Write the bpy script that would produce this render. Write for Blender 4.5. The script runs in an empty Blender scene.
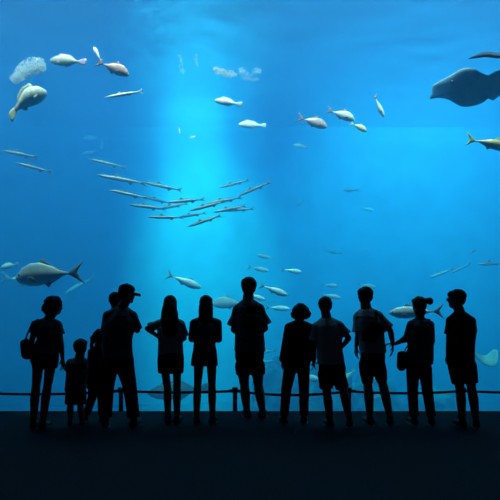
import bpy, bmesh, math, random
from mathutils import Vector, Matrix, Quaternion, noise
R = math.radians
SC = bpy.context.scene
COL = SC.collection
F, HX, HY, EYE = 603.0, 250.0, 290.0, 1.55      # focal length in pixels, vanishing point, eye height

def at(px, py, Y):
    return Vector(((px - HX) / F * Y, Y, EYE - (py - HY) / F * Y))

# ---------------------------------------------------------------- camera
cd = bpy.data.cameras.new('camera'); cam = bpy.data.objects.new('camera', cd); COL.objects.link(cam)
cam.location = (0, 0, EYE); cam.rotation_euler = (R(90), 0, 0)
cd.sensor_width = 36; cd.lens = F / 500 * 36; cd.shift_y = (HY - 250) / 500
cd.clip_end = 200
SC.camera = cam
SC.view_settings.view_transform = 'Standard'; SC.view_settings.look = 'None'
SC.view_settings.gamma = 1; SC.view_settings.exposure = 0; SC.view_settings.use_curve_mapping = False
SC.cycles.use_denoising = True
SC.cycles.max_bounces = 5; SC.cycles.volume_bounces = 1; SC.cycles.diffuse_bounces = 2
SC.cycles.glossy_bounces = 2; SC.cycles.transparent_max_bounces = 12
SC.cycles.sample_clamp_indirect = 2.0

# ---------------------------------------------------------------- materials
def mat(name, color=(.5, .5, .5), rough=.6, metal=0., bump=0., bscale=20., col2=None, nscale=8., spec=.4, coords='Object', lo=.4, hi=.6):
    m = bpy.data.materials.new(name); m.use_nodes = True
    nt = m.node_tree; b = nt.nodes['Principled BSDF']
    b.inputs['Base Color'].default_value = (*color, 1)
    b.inputs['Roughness'].default_value = rough; b.inputs['Metallic'].default_value = metal
    b.inputs['Specular IOR Level'].default_value = spec
    tc = nt.nodes.new('ShaderNodeTexCoord')
    n = nt.nodes.new('ShaderNodeTexNoise'); n.inputs['Scale'].default_value = nscale
    n.inputs['Detail'].default_value = 4
    nt.links.new(tc.outputs[coords], n.inputs['Vector'])
    rp = nt.nodes.new('ShaderNodeValToRGB')
    c2 = col2 if col2 else tuple(c * .8 for c in color)
    rp.color_ramp.elements[0].position = lo; rp.color_ramp.elements[1].position = hi
    rp.color_ramp.elements[0].color = (*c2, 1); rp.color_ramp.elements[1].color = (*color, 1)
    nt.links.new(n.outputs['Fac'], rp.inputs['Fac']); nt.links.new(rp.outputs['Color'], b.inputs['Base Color'])
    if bump:
        n2 = nt.nodes.new('ShaderNodeTexNoise'); n2.inputs['Scale'].default_value = bscale
        nt.links.new(tc.outputs[coords], n2.inputs['Vector'])
        bp = nt.nodes.new('ShaderNodeBump'); bp.inputs['Strength'].default_value = bump; bp.inputs['Distance'].default_value = .02
        nt.links.new(n2.outputs['Fac'], bp.inputs['Height']); nt.links.new(bp.outputs['Normal'], b.inputs['Normal'])
    return m

def link(name, bm, m, parent=None, smooth=True):
    me = bpy.data.meshes.new(name)
    if smooth:
        for f in bm.faces: f.smooth = True
    bm.to_mesh(me); bm.free()
    o = bpy.data.objects.new(name, me); COL.objects.link(o)
    if m: me.materials.append(m)
    if parent: o.parent = parent
    return o

def box(bm, x0, x1, y0, y1, z0, z1):
    vs = [bm.verts.new(p) for p in ((x0,y0,z0),(x1,y0,z0),(x1,y1,z0),(x0,y1,z0),(x0,y0,z1),(x1,y0,z1),(x1,y1,z1),(x0,y1,z1))]
    for q in ((0,3,2,1),(4,5,6,7),(0,1,5,4),(1,2,6,5),(2,3,7,6),(3,0,4,7)): bm.faces.new([vs[i] for i in q])

def struct(name, bm, m, smooth=False):
    o = link(name, bm, m, None, smooth); o['kind'] = 'structure'; return o

def tag(o, label, cat, group=None, kind=None):
    o['label'] = label; o['category'] = cat
    if group: o['group'] = group
    if kind: o['kind'] = kind
    return o

def empty(name, loc, rot=(0, 0, 0), scale=1.):
    o = bpy.data.objects.new(name, None); COL.objects.link(o); o.empty_display_size = .1
    o.location = loc; o.rotation_euler = rot; o.scale = (scale,) * 3
    return o

# ---------------------------------------------------------------- setting
GY, SURF, TB = 9.0, 7.9, -3.2          # glass plane, water surface, tank floor
TX, TY = 17.0, 25.0
LOWF = -0.62
m_carpet = mat('dark carpet', (.018, .018, .022), .95, bump=.3, bscale=400, col2=(.010, .010, .013), nscale=60, spec=.05)
m_riser = mat('dark concrete', (.03, .03, .034), .85, spec=.1)
m_tankwall = mat('tank wall', (.10, .42, .60), .9, spec=.05, nscale=1.5)
m_sand = mat('tank sand', (.17, .20, .22), .95, bump=.6, bscale=6, col2=(.06, .09, .11), nscale=1.1, spec=.05)
bm = bmesh.new(); box(bm, -12, 12, -3, 7.72, -.8, 0); struct('floor', bm, m_carpet)
bm = bmesh.new(); box(bm, -12, 12, 7.72, 9.3, -.9, LOWF); struct('floor_lower', bm, m_riser)
bm = bmesh.new(); box(bm, -12, 12, 8.62, 9.3, LOWF, LOWF + .28); struct('trim_1', bm, m_riser)
bm = bmesh.new(); box(bm, -TX, TX, GY - .02, GY + .18, LOWF, 8.2)
m_glass = bpy.data.materials.new('clear acrylic'); m_glass.use_nodes = True
nt = m_glass.node_tree; nt.nodes.clear()
t = nt.nodes.new('ShaderNodeBsdfTransparent'); t.inputs['Color'].default_value = (.97, .99, .995, 1)
o_ = nt.nodes.new('ShaderNodeOutputMaterial'); nt.links.new(t.outputs[0], o_.inputs['Surface'])
g = struct('window_1', bm, m_glass)
bm = bmesh.new(); box(bm, -TX, TX, TY, TY + .3, TB, 8.3); struct('wall_back', bm, m_tankwall)
bm = bmesh.new(); box(bm, -TX - .3, -TX, GY, TY, TB, 8.3); struct('wall_left', bm, m_tankwall)
bm = bmesh.new(); box(bm, TX, TX + .3, GY, TY, TB, 8.3); struct('wall_right', bm, m_tankwall)

# sand bottom with gentle relief
bm = bmesh.new()
NX, NY = 140, 70
grid = [[None] * (NY + 1) for _ in range(NX + 1)]
for i in range(NX + 1):
    for j in range(NY + 1):
        x = -TX + 2 * TX * i / NX; y = 9.2 + (TY - 9.2) * j / NY
        z = TB + .25 * noise.noise(Vector((x * .3, y * .3, 0))) + .06 * noise.noise(Vector((x * 1.5, y * 1.5, 3)))
        grid[i][j] = bm.verts.new((x, y, z))
for i in range(NX):
    for j in range(NY):
        bm.faces.new((grid[i][j], grid[i + 1][j], grid[i + 1][j + 1], grid[i][j + 1]))
struct('floor_tank', bm, m_sand, True)

# water: one body of scattering, absorbing water
m_water = bpy.data.materials.new('sea water'); m_water.use_nodes = True
nt = m_water.node_tree; nt.nodes.clear()
SS = (.010, .046, .094); SA = (.22, .052, .006)
ds = .1; vs = nt.nodes.new('ShaderNodeVolumeScatter'); vs.inputs['Density'].default_value = ds
vs.inputs['Color'].default_value = (*[s / ds for s in SS], 1); vs.inputs['Anisotropy'].default_value = .0
da = .5; va = nt.nodes.new('ShaderNodeVolumeAbsorption'); va.inputs['Density'].default_value = da
va.inputs['Color'].default_value = (*[1 - s / da for s in SA], 1)
ad = nt.nodes.new('ShaderNodeAddShader'); o_ = nt.nodes.new('ShaderNodeOutputMaterial')
nt.links.new(vs.outputs[0], ad.inputs[0]); nt.links.new(va.outputs[0], ad.inputs[1]); nt.links.new(ad.outputs[0], o_.inputs['Volume'])
bm = bmesh.new(); box(bm, -TX + .004, TX - .004, GY + .184, TY - .004, TB - .5, SURF - .056)
w = struct('tank_water', bm, m_water); w['kind'] = 'stuff'
tag(w, 'blue water filling the aquarium tank behind the viewing pane', 'water', kind='stuff')

# rippled underside of the water surface: mirrors at grazing angles, lets light through from above
m_surf = bpy.data.materials.new('water surface'); m_surf.use_nodes = True
nt = m_surf.node_tree; nt.nodes.clear()
tr = nt.nodes.new('ShaderNodeBsdfTransparent'); gl = nt.nodes.new('ShaderNodeBsdfGlossy'); gl.inputs['Roughness'].default_value = .18
gl.inputs['Color'].default_value = (.70, .76, .80, 1)
lw = nt.nodes.new('ShaderNodeLayerWeight'); lw.inputs['Blend'].default_value = .5
mx = nt.nodes.new('ShaderNodeMixShader'); o_ = nt.nodes.new('ShaderNodeOutputMaterial')
tc = nt.nodes.new('ShaderNodeTexCoord'); nn = nt.nodes.new('ShaderNodeTexNoise'); nn.inputs['Scale'].default_value = 1.6; nn.inputs['Detail'].default_value = 3
bp = nt.nodes.new('ShaderNodeBump'); bp.inputs['Strength'].default_value = .5; bp.inputs['Distance'].default_value = .12
nt.links.new(tc.outputs['Object'], nn.inputs['Vector']); nt.links.new(nn.outputs['Fac'], bp.inputs['Height']); nt.links.new(bp.outputs['Normal'], gl.inputs['Normal'])
nt.links.new(lw.outputs['Facing'], mx.inputs['Fac']); nt.links.new(tr.outputs[0], mx.inputs[1]); nt.links.new(gl.outputs[0], mx.inputs[2]); nt.links.new(mx.outputs[0], o_.inputs['Surface'])
bm = bmesh.new()
NX, NY = 120, 60
grid = [[bm.verts.new((-TX + 2 * TX * i / NX, 9.2 + (TY - 9.2) * j / NY, SURF + .05 * noise.noise(Vector((i * .35, j * .35, 7))))) for j in range(NY + 1)] for i in range(NX + 1)]
for i in range(NX):
    for j in range(NY):
        bm.faces.new((grid[i][j], grid[i + 1][j], grid[i + 1][j + 1], grid[i][j + 1]))
ws = struct('ceiling_water_surface', bm, m_surf, True)

# ---------------------------------------------------------------- light: daylight and lamps over the open tank, plus an added front fill
def area(name, loc, sx, sy, power, color, rot=(0, 0, 0)):
    l = bpy.data.lights.new(name, 'AREA'); l.shape = 'RECTANGLE'; l.size = sx; l.size_y = sy; l.energy = power; l.color = color
    o = bpy.data.objects.new(name, l); COL.objects.link(o); o.location = loc; o.rotation_euler = rot
    return o
def spot(name, loc, target, deg, blend, power, color, radius=.3):
    l = bpy.data.lights.new(name, 'SPOT'); l.spot_size = R(deg); l.spot_blend = blend; l.energy = power; l.color = color; l.shadow_soft_size = radius
    o = bpy.data.objects.new(name, l); COL.objects.link(o); o.location = loc
    o.rotation_euler = (Vector(target) - Vector(loc)).to_track_quat('-Z', 'Y').to_euler()
    return o
area('skylight', (.5, 15.5, 11), 26, 12, 2400, (.24, .70, 1))
area('front_fill', (0, 9.6, 9.2), 24, .8, 1700, (1, .78, .66), (R(30), 0, 0)).data.spread = R(75)  # added fill light, unseen above the glass, brightens the viewer side of the fish
spot('shaft_lamp', (-1.85, 20, 24), (-1.9, 20, 0), 9.2, .65, 300000, (.40, 1, .68), .25)
spot('wide_lamp', (-1.9, 12, 24), (-1.9, 24.6, 2.5), 18, 1, 230000, (.42, 1, .75), .3)
spot('right_lamp', (8, 12, 24), (6.0, 24.6, 1.6), 34, 1, 110000, (.36, .97, .95), .3)
wd = bpy.data.worlds.new('world'); SC.world = wd; wd.use_nodes = True
wd.node_tree.nodes['Background'].inputs['Color'].default_value = (.3, .5, 1, 1)
wd.node_tree.nodes['Background'].inputs['Strength'].default_value = .014
# ================================================================ animals
def fishmat(name, back, flank, belly, rough=.35, metal=.25, stripe=None, sz=.0, spots=None):
    """countershaded skin: back, flank and belly colours belong to the fish itself"""
    m = bpy.data.materials.new(name); m.use_nodes = True
    nt = m.node_tree; b = nt.nodes['Principled BSDF']; L = nt.links.new
    tc = nt.nodes.new('ShaderNodeTexCoord'); sp = nt.nodes.new('ShaderNodeSeparateXYZ'); L(tc.outputs['Object'], sp.inputs[0])
    mr = nt.nodes.new('ShaderNodeMapRange'); mr.inputs['From Min'].default_value = -sz; mr.inputs['From Max'].default_value = sz
    L(sp.outputs['Z'], mr.inputs['Value'])
    n = nt.nodes.new('ShaderNodeTexNoise'); n.inputs['Scale'].default_value = 14; n.inputs['Detail'].default_value = 3; L(tc.outputs['Object'], n.inputs['Vector'])
    ma = nt.nodes.new('ShaderNodeMath'); ma.operation = 'MULTIPLY_ADD'; ma.inputs[1].default_value = .55; L(n.outputs['Fac'], ma.inputs[0])
    L(mr.outputs[0], ma.inputs[2])
    sb = nt.nodes.new('ShaderNodeMath'); sb.operation = 'SUBTRACT'; sb.inputs[1].default_value = .27; L(ma.outputs[0], sb.inputs[0])
    r = nt.nodes.new('ShaderNodeValToRGB'); e = r.color_ramp.elements
    e[0].position = .12; e[0].color = (*belly, 1); e[1].position = .92; e[1].color = (*back, 1)
    k = e.new(.45); k.color = (*flank, 1)
    if stripe:
        k = e.new(.60); k.color = (*flank, 1); k = e.new(.66); k.color = (*stripe, 1); k = e.new(.74); k.color = (*stripe, 1); k = e.new(.80); k.color = (*back, 1)
    else:
        k = e.new(.66); k.color = (*flank, 1)
    L(sb.outputs[0], r.inputs['Fac'])
    out = r.outputs['Color']
    if spots:
        n2 = nt.nodes.new('ShaderNodeTexVoronoi'); n2.inputs['Scale'].default_value = 22; L(tc.outputs['Object'], n2.inputs['Vector'])
        r2 = nt.nodes.new('ShaderNodeValToRGB'); r2.color_ramp.elements[0].position = .22; r2.color_ramp.elements[1].position = .34
        r2.color_ramp.elements[0].color = (1, 1, 1, 1); r2.color_ramp.elements[1].color = (0, 0, 0, 1); L(n2.outputs['Distance'], r2.inputs['Fac'])
        mm = nt.nodes.new('ShaderNodeMixRGB'); mm.inputs['Color2'].default_value = (*spots, 1); L(r2.outputs['Color'], mm.inputs['Fac']); L(out, mm.inputs['Color1']); out = mm.outputs['Color']
    L(out, b.inputs['Base Color'])
    b.inputs['Roughness'].default_value = rough; b.inputs['Metallic'].default_value = metal
    return m

m_eye = mat('fish eye', (.01, .01, .012), .15, spec=.6)
m_eyering = mat('fish eye ring', (.7, .68, .5), .3)

def plate(bm, pts, t0, edge=.25, y=0., tilt=0.):
    """a fin: outline in x/z given real thickness t0 at its middle, thinning to its edge"""
    n = len(pts); cx = sum(p[0] for p in pts) / n; cz = sum(p[1] for p in pts) / n
    rings = []
    for s, side in ((.0, 1), (.6, 1), (1., 1), (1., -1), (.6, -1), (.0, -1)):
        th = t0 * (1 - (1 - edge) * s * s) * .5 * side
        if s == 0: rings.append([bm.verts.new((cx, y + th, cz))])
        else:
            rings.append([bm.verts.new((cx + (p[0] - cx) * s, y + th + tilt * ((cz + (p[1] - cz) * s) - pts[0][1]), cz + (p[1] - cz) * s)) for p in pts])
    for i in range(n):
        j = (i + 1) % n
        bm.faces.new((rings[0][0], rings[1][i], rings[1][j])); bm.faces.new((rings[5][0], rings[4][j], rings[4][i]))
        for a, c in ((1, 2), (2, 3), (3, 4)):
            bm.faces.new((rings[a][i], rings[c][i], rings[c][j], rings[a][j]))
    bmesh.ops.recalc_face_normals(bm, faces=bm.faces)

def interp(prof, t):
    for (t0, v0), (t1, v1) in zip(prof, prof[1:]):
        if t <= t1:
            u = (t - t0) / (t1 - t0); u = u * u * (3 - 2 * u) * .5 + u * .5
            return v0 + (v1 - v0) * u
    return prof[-1][1]

# species: height profile (t from snout 0 to tail root 1), width ratio, belly share, body length share, fins
SPEC = {
 'trevally': dict(h=[(0, .02), (.05, .12), (.14, .23), (.3, .32), (.45, .325), (.65, .23), (.85, .08), (.95, .03), (1, .03)], w=.42, bl=.80, belly=.46, fork=.16, flen=.20, dors=[(.46, .01), (.53, .075), (.58, .03), (.84, .012)], anal=[(.54, .01), (.60, .07), (.65, .025), (.84, .01)]),
 'tuna': dict(h=[(0, .01), (.06, .10), (.2, .20), (.38, .235), (.55, .20), (.75, .11), (.9, .04), (1, .02)], w=.62, bl=.83, belly=.5, fork=.15, flen=.17, dors=[(.34, .01), (.38, .045), (.50, .01)], anal=[(.58, .01), (.66, .06), (.67, .02), (.74, .01)]),
 'barracuda': dict(h=[(0, .012), (.1, .045), (.22, .075), (.4, .092), (.65, .085), (.85, .05), (1, .032)], w=.75, bl=.87, belly=.5, fork=.075, flen=.13, dors=[(.40, .02), (.43, .055), (.50, .01)], anal=[(.72, .02), (.76, .055), (.82, .01)]),
 'grouper': dict(h=[(0, .08), (.06, .22), (.2, .37), (.38, .44), (.55, .41), (.75, .26), (.9, .15), (1, .13)], w=.58, bl=.82, belly=.48, fork=.13, flen=.18, dors=[(.30, .04), (.36, .09), (.60, .09), (.80, .09), (.88, .01)], anal=[(.66, .03), (.74, .09), (.84, .01)]),
 'wrasse': dict(h=[(0, .03), (.06, .12), (.2, .22), (.4, .27), (.6, .24), (.8, .13), (.93, .07), (1, .07)], w=.45, bl=.82, belly=.48, fork=.10, flen=.18, dors=[(.28, .02), (.34, .045), (.70, .045), (.84, .01)], anal=[(.56, .02), (.62, .045), (.80, .01)]),
 'shark': dict(h=[(0, .015), (.08, .07), (.25, .12), (.45, .125), (.65, .09), (.85, .045), (1, .025)], w=.95, bl=.82, belly=.5, fork=.10, flen=.20, dors=[(.40, .02), (.48, .11), (.50, .01)], anal=[(.72, .01), (.77, .04), (.78, .01)]),
}
PROTO = {}
def fish_proto(spec, fm, finm, detail=True, bend=.0, zb=.0):
    """meshes for one kind of fish; total length 1, snout towards +x, back up"""
    key = (spec, fm.name, finm.name, detail, bend, zb)
    if key in PROTO: return PROTO[key]
    S = SPEC[spec]; bl = S['bl']; out = []
    def X(t): return .5 - t * bl
    def off(x): return bend * math.sin((.5 - x) * 3.2) * (.5 - x)
    def mk(name, bm, m, par=None):
        for v in bm.verts: v.co.y += off(v.co.x); v.co.z -= zb * max(0, .1 - v.co.x) ** 2 / .36
        me = bpy.data.meshes.new(name)
        for f in bm.faces: f.smooth = True
        bm.to_mesh(me); bm.free(); me.materials.append(m); out.append((name, me, par)); return len(out) - 1
    def zmid(t): return -(S['belly'] - .5) * interp(S['h'], t) * 2
    bm = bmesh.new(); NS, NR = 30, 18; rings = []
    for i in range(NS + 1):
        t = i / NS; h = interp(S['h'], t) * .5; w = h * S['w'] * (1.0 if t < .8 else 1 - (t - .8) * 2.2)
        zc = zmid(t) - (.012 if spec in ('trevally', 'grouper') and t < .12 else 0)
        r = []
        for k in range(NR):
            a = 2 * math.pi * k / NR; c, s_ = math.cos(a), math.sin(a)
            r.append(bm.verts.new((X(t), w * c * (1 - .25 * abs(s_)), zc + h * s_)))
        rings.append(r)
    for i in range(NS):
        for k in range(NR):
            bm.faces.new((rings[i][k], rings[i][(k + 1) % NR], rings[i + 1][(k + 1) % NR], rings[i + 1][k]))
    for r, x in ((rings[0], X(0) + .004), (rings[-1], X(1) - .01)):
        c = bm.verts.new((x, 0, sum(v.co.z for v in r) / NR))
        for k in range(NR): bm.faces.new((r[k], r[(k + 1) % NR], c))
    bmesh.ops.recalc_face_normals(bm, faces=bm.faces)
    mk('body', bm, fm)
    # tail
    x1 = X(1); fk, fl = S['fork'], S['flen']; r0 = interp(S['h'], 1) * .5
    bm = bmesh.new()
    if spec in ('grouper', 'wrasse'):
        pts = [(x1 + .03, r0), (x1 - fl * .6, fk * .85), (x1 - fl, fk * .8), (x1 - fl * 1.03, 0), (x1 - fl, -fk * .8), (x1 - fl * .6, -fk * .85), (x1 + .03, -r0)]
    elif spec == 'shark':
        pts = [(x1 + .03, r0), (x1 - fl * .5, fk * .8), (x1 - fl, fk * 1.3), (x1 - fl * .6, fk * .2), (x1 - fl * .55, -fk * .7), (x1 - fl * .2, -fk * .3), (x1 + .03, -r0)]
    else:
        pts = [(x1 + .03, r0), (x1 - fl * .35, fk * .45), (x1 - fl, fk), (x1 - fl * .62, fk * .38), (x1 - fl * .42, 0), (x1 - fl * .62, -fk * .38), (x1 - fl, -fk), (x1 - fl * .35, -fk * .45), (x1 + .03, -r0)]
    plate(bm, pts, .016); tail = mk('tail_fin', bm, finm)
    def ridge(lst, sgn):
        p = []
        for t, hh in lst: p.append((X(t), zmid(t) + sgn * (interp(S['h'], t) * .5 + hh)))
        for t, hh in reversed(lst): p.append((X(t), zmid(t) + sgn * (interp(S['h'], t) * .5 - .02)))
        return p
    bm = bmesh.new(); plate(bm, ridge(S['dors'], 1), .012); mk('dorsal_fin', bm, finm)
    bm = bmesh.new(); plate(bm, ridge(S['anal'], -1), .012); mk('anal_fin', bm, finm)
    if detail:
        for sd in (1, -1):
            t = .27; hw = interp(S['h'], t) * .5 * S['w']; z = zmid(t) - interp(S['h'], t) * .12
            L_ = .16 if spec == 'trevally' else (.05 if spec == 'barracuda' else .12)
            bm = bmesh.new(); plate(bm, [(X(t), z + .012), (X(t) - L_ * .5, z + .0), (X(t) - L_, z - L_ * .45), (X(t) - L_ * .45, z - L_ * .42), (X(t), z - .02)], .008)
            for v in bm.verts: v.co.y += sd * (hw * .95 + (X(t) - v.co.x) * .35)
            mk('pectoral_fin', bm, finm)
            t = .085; hw = interp(S['h'], t) * .5 * S['w']; er = .014 if spec != 'barracuda' else .009
            bm = bmesh.new(); bmesh.ops.create_uvsphere(bm, u_segments=10, v_segments=8, radius=er, matrix=Matrix.Translation((X(t), sd * hw * .80, zmid(t) + interp(S['h'], t) * .14)))
            mk('eye', bm, m_eye)
    PROTO[key] = out
    return out

def fish(name, spec, fm, finm, head, tail, Y, label, group=None, yaw=0., detail=True, bend=0., roll=0., zb=0.):
    """head and tail tip in photograph pixels at the depth Y; yaw>0 turns the head away"""
    a, b_ = at(*head, Y), at(*tail, Y)
    ln = (a - b_).length; dy = math.tan(R(yaw)) * ln * .5
    a = at(*head, Y + dy); b_ = at(*tail, Y - dy)
    d = a - b_; s = d.length; x = d.normalized()
    up = Vector((0, 0, 1)) if abs(x.z) < .95 else Vector((1, 0, 0))
    yv = up.cross(x).normalized(); zv = x.cross(yv)
    M = Matrix((x, yv, zv)).transposed().to_4x4() @ Matrix.Rotation(R(roll), 4, 'X')
    e = empty(name, (0, 0, 0)); e.matrix_world = Matrix.Translation((a + b_) / 2) @ M @ Matrix.Scale(s, 4)
    for pn, me, par in fish_proto(spec, fm, finm, detail, bend, zb):
        o = bpy.data.objects.new(pn, me); COL.objects.link(o); o.parent = e
    tag(e, label, 'fish', group)
    return e

m_silver = fishmat('silver skin', (.55, .66, .68), (.80, .86, .86), (.9, .92, .9), .32, .1, sz=.14)
m_silverfin = mat('silver fin', (.24, .28, .30), .5)
m_pink = fishmat('pinkish skin', (.42, .30, .29), (.72, .54, .50), (.85, .74, .72), .4, .1, sz=.14)
m_pinkfin = mat('pinkish fin', (.40, .22, .20), .5)
m_cuda = fishmat('barracuda skin', (.10, .11, .11), (.24, .25, .25), (.50, .53, .53), .35, .1, sz=.045)
m_cudafin = mat('barracuda fin', (.12, .13, .14), .5)
m_pale = fishmat('pale skin', (.62, .72, .70), (.88, .92, .90), (.70, .78, .78), .5, .05, sz=.14)
m_palefin = mat('pale fin', (.6, .7, .68), .5)
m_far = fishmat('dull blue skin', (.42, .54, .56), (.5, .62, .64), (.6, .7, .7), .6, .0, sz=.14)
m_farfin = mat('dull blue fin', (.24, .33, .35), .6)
m_yellow = fishmat('yellowtail skin', (.35, .45, .35), (.85, .85, .75), (.9, .9, .9), .35, .15, stripe=(.95, .75, .12), sz=.12)
m_yelfin = mat('yellow fin', (.90, .75, .10), .5)
m_gold = fishmat('golden skin', (.9, .72, .3), (.95, .88, .6), (.9, .9, .85), .4, .1, sz=.14)
m_group = fishmat('grouper skin', (.70, .76, .66), (.42, .48, .42), (.30, .36, .34), .6, 0., sz=.20, spots=(.20, .24, .20))
m_groupfin = mat('grouper fin', (.45, .48, .32), .6, nscale=20)
m_purple = fishmat('violet and olive skin', (.45, .36, .66), (.36, .42, .28), (.38, .44, .28), .5, .0, sz=.12)
m_purfin = mat('violet fin', (.55, .45, .8), .5)
m_brown = fishmat('brown skin', (.20, .16, .11), (.16, .13, .09), (.16, .13, .1), .7, 0., sz=.18, spots=(.10, .08, .06))
m_brownfin = mat('brown fin', (.16, .13, .09), .6)

cud = 'slender barracudas swimming in a school'
for hd, tl, Y, lab in (
 ((2, 150.5), (39, 157.5), 12.0, 'grey barracuda at the far left edge, upper one of the pair'),
 ((16, 163), (53.5, 172.5), 12.0, 'grey barracuda near the left edge, lower one of the pair'),
 ((89, 159), (127.5, 168), 13.2, 'topmost barracuda left of the light shaft, apart from the others'),
 ((97, 175), (148, 184), 12.2, 'long barracuda pointing left, uppermost of the dense school'),
 ((143, 182), (183, 190.5), 12.8, 'barracuda whose snout touches the tail of the uppermost one'),
 ((109, 190), (149, 198.5), 12.0, 'barracuda second row from top at the left side of the school'),
 ((143, 197), (172, 203.5), 13.0, 'short barracuda mostly hidden in the crossing of the school middle'),
 ((128, 204.5), (167, 209), 12.2, 'barracuda in the third row at the left side of the school'),
 ((166, 202.5), (206, 199), 12.4, 'barracuda with raised forked tail at the centre of the school'),
 ((157, 209.5), (189, 203), 13.2, 'barracuda behind the centre one, slanting upward to the right'),
 ((147, 217), (184.5, 217.5), 12.0, 'lowest barracuda at the left side of the school, level'),
 ((178, 217.5), (207, 212.5), 12.8, 'barracuda right behind the lowest level one'),
 ((189, 211), (226, 201), 12.0, 'barracuda under the right wing of the school, head down left'),
 ((206, 204), (243, 197), 12.6, 'barracuda reaching right toward the lone upper right one'),
 ((218.5, 188), (250, 179.5), 13.2, 'barracuda highest on the right side of the school'),
 ((238, 196), (271.5, 181.5), 12.4, 'barracuda with pale tail tip, farthest right and tilted up'),
 ((213, 212.5), (247, 205.5), 12.2, 'barracuda of the right side, second from the bottom'),
 ((221, 211), (255, 208.5), 13.2, 'level barracuda at the right end of the school'),
 ((187, 227), (222, 215), 12.0, 'lowest barracuda of the school, tilted up to the right'),
):
    fish('barracuda', 'barracuda', m_cuda, m_cudafin, hd, tl, Y, lab, cud, yaw=random.Random(hd[0]).uniform(-12, 12))

# upper left
fish('grouper', 'grouper', m_group, m_groupfin, (46.5, 91.5), (5, 106), 10.6, 'big pale mottled grouper turning at the upper left', yaw=8, bend=.12, zb=.30)
fish('reef_fish', 'wrasse', m_purple, m_purfin, (50, 60.5), (86, 62), 10.8, 'violet and olive fish high at the left of the tank', yaw=15)
fish('trevally', 'trevally', m_pink, m_pinkfin, (129, 75), (96, 61), 10.4, 'pinkish silver trevally at the top left, head down right')
fish('small_jack', 'tuna', m_pale, m_palefin, (93.5, 47), (101.5, 62), 10.6, 'small pale fish diving above the tail of the pinkish trevally', yaw=20, detail=False)
fish('whitefin_barracuda', 'barracuda', m_pale, m_palefin, (105, 97.5), (143, 91), 10.6, 'whitish slender fish below the pinkish trevally')
faint = 'faint fish far off at the back of the tank'
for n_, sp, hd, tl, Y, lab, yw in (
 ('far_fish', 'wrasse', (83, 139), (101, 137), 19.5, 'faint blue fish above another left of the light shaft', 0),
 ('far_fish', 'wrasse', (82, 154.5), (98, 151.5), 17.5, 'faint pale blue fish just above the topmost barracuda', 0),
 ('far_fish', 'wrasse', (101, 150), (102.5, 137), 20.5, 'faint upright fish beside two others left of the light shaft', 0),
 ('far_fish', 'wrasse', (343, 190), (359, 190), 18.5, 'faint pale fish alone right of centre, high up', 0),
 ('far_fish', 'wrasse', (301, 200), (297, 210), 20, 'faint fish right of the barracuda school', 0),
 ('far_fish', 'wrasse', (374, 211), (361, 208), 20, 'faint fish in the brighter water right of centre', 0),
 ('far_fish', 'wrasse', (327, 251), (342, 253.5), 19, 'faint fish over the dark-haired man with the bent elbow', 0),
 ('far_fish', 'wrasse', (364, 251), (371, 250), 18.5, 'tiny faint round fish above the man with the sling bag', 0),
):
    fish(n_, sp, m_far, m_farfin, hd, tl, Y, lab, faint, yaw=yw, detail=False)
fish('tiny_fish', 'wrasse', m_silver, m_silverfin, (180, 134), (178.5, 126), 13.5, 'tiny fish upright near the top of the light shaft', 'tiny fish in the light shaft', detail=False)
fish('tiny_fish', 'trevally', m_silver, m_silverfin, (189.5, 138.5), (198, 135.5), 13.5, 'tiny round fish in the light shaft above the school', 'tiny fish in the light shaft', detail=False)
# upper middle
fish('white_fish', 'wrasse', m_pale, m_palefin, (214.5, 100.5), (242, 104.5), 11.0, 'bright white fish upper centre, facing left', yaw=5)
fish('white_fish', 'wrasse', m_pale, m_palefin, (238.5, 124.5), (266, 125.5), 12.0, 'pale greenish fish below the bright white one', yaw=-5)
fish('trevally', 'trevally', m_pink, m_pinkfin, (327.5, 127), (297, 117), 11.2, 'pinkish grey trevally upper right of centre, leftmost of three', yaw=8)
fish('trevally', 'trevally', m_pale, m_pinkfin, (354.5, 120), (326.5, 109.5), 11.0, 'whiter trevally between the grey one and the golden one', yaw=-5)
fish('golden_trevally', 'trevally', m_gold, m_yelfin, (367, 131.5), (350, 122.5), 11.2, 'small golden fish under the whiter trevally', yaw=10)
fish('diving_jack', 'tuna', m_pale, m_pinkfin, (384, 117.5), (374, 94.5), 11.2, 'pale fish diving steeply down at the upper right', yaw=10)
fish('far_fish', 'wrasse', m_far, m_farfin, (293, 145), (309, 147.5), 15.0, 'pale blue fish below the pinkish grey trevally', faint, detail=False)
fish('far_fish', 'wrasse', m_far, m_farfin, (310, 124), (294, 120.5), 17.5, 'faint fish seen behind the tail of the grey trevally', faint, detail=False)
fish('yellowtail', 'tuna', m_yellow, m_yelfin, (514, 148), (466, 139), 10.2, 'silvery fish with yellow tail at the right edge')
# middle left
fish('giant_trevally', 'trevally', m_silver, m_silverfin, (15.5, 278), (84, 272), 10.2, 'large silver trevally at the left, near the glass', yaw=8)
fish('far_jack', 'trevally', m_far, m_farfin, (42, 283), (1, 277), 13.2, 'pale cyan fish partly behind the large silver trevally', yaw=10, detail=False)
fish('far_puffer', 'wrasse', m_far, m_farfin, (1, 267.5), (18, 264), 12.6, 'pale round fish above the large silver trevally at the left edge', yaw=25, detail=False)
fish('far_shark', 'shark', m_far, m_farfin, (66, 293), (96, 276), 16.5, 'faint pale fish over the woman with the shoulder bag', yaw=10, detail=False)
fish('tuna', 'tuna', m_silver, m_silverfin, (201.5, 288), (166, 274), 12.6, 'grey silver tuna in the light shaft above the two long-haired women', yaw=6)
fish('pale_jack', 'trevally', m_far, m_farfin, (212, 304), (249, 302.5), 13.5, 'pale fish behind the shoulder of the man with the backpack', yaw=-8, detail=False)
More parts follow.
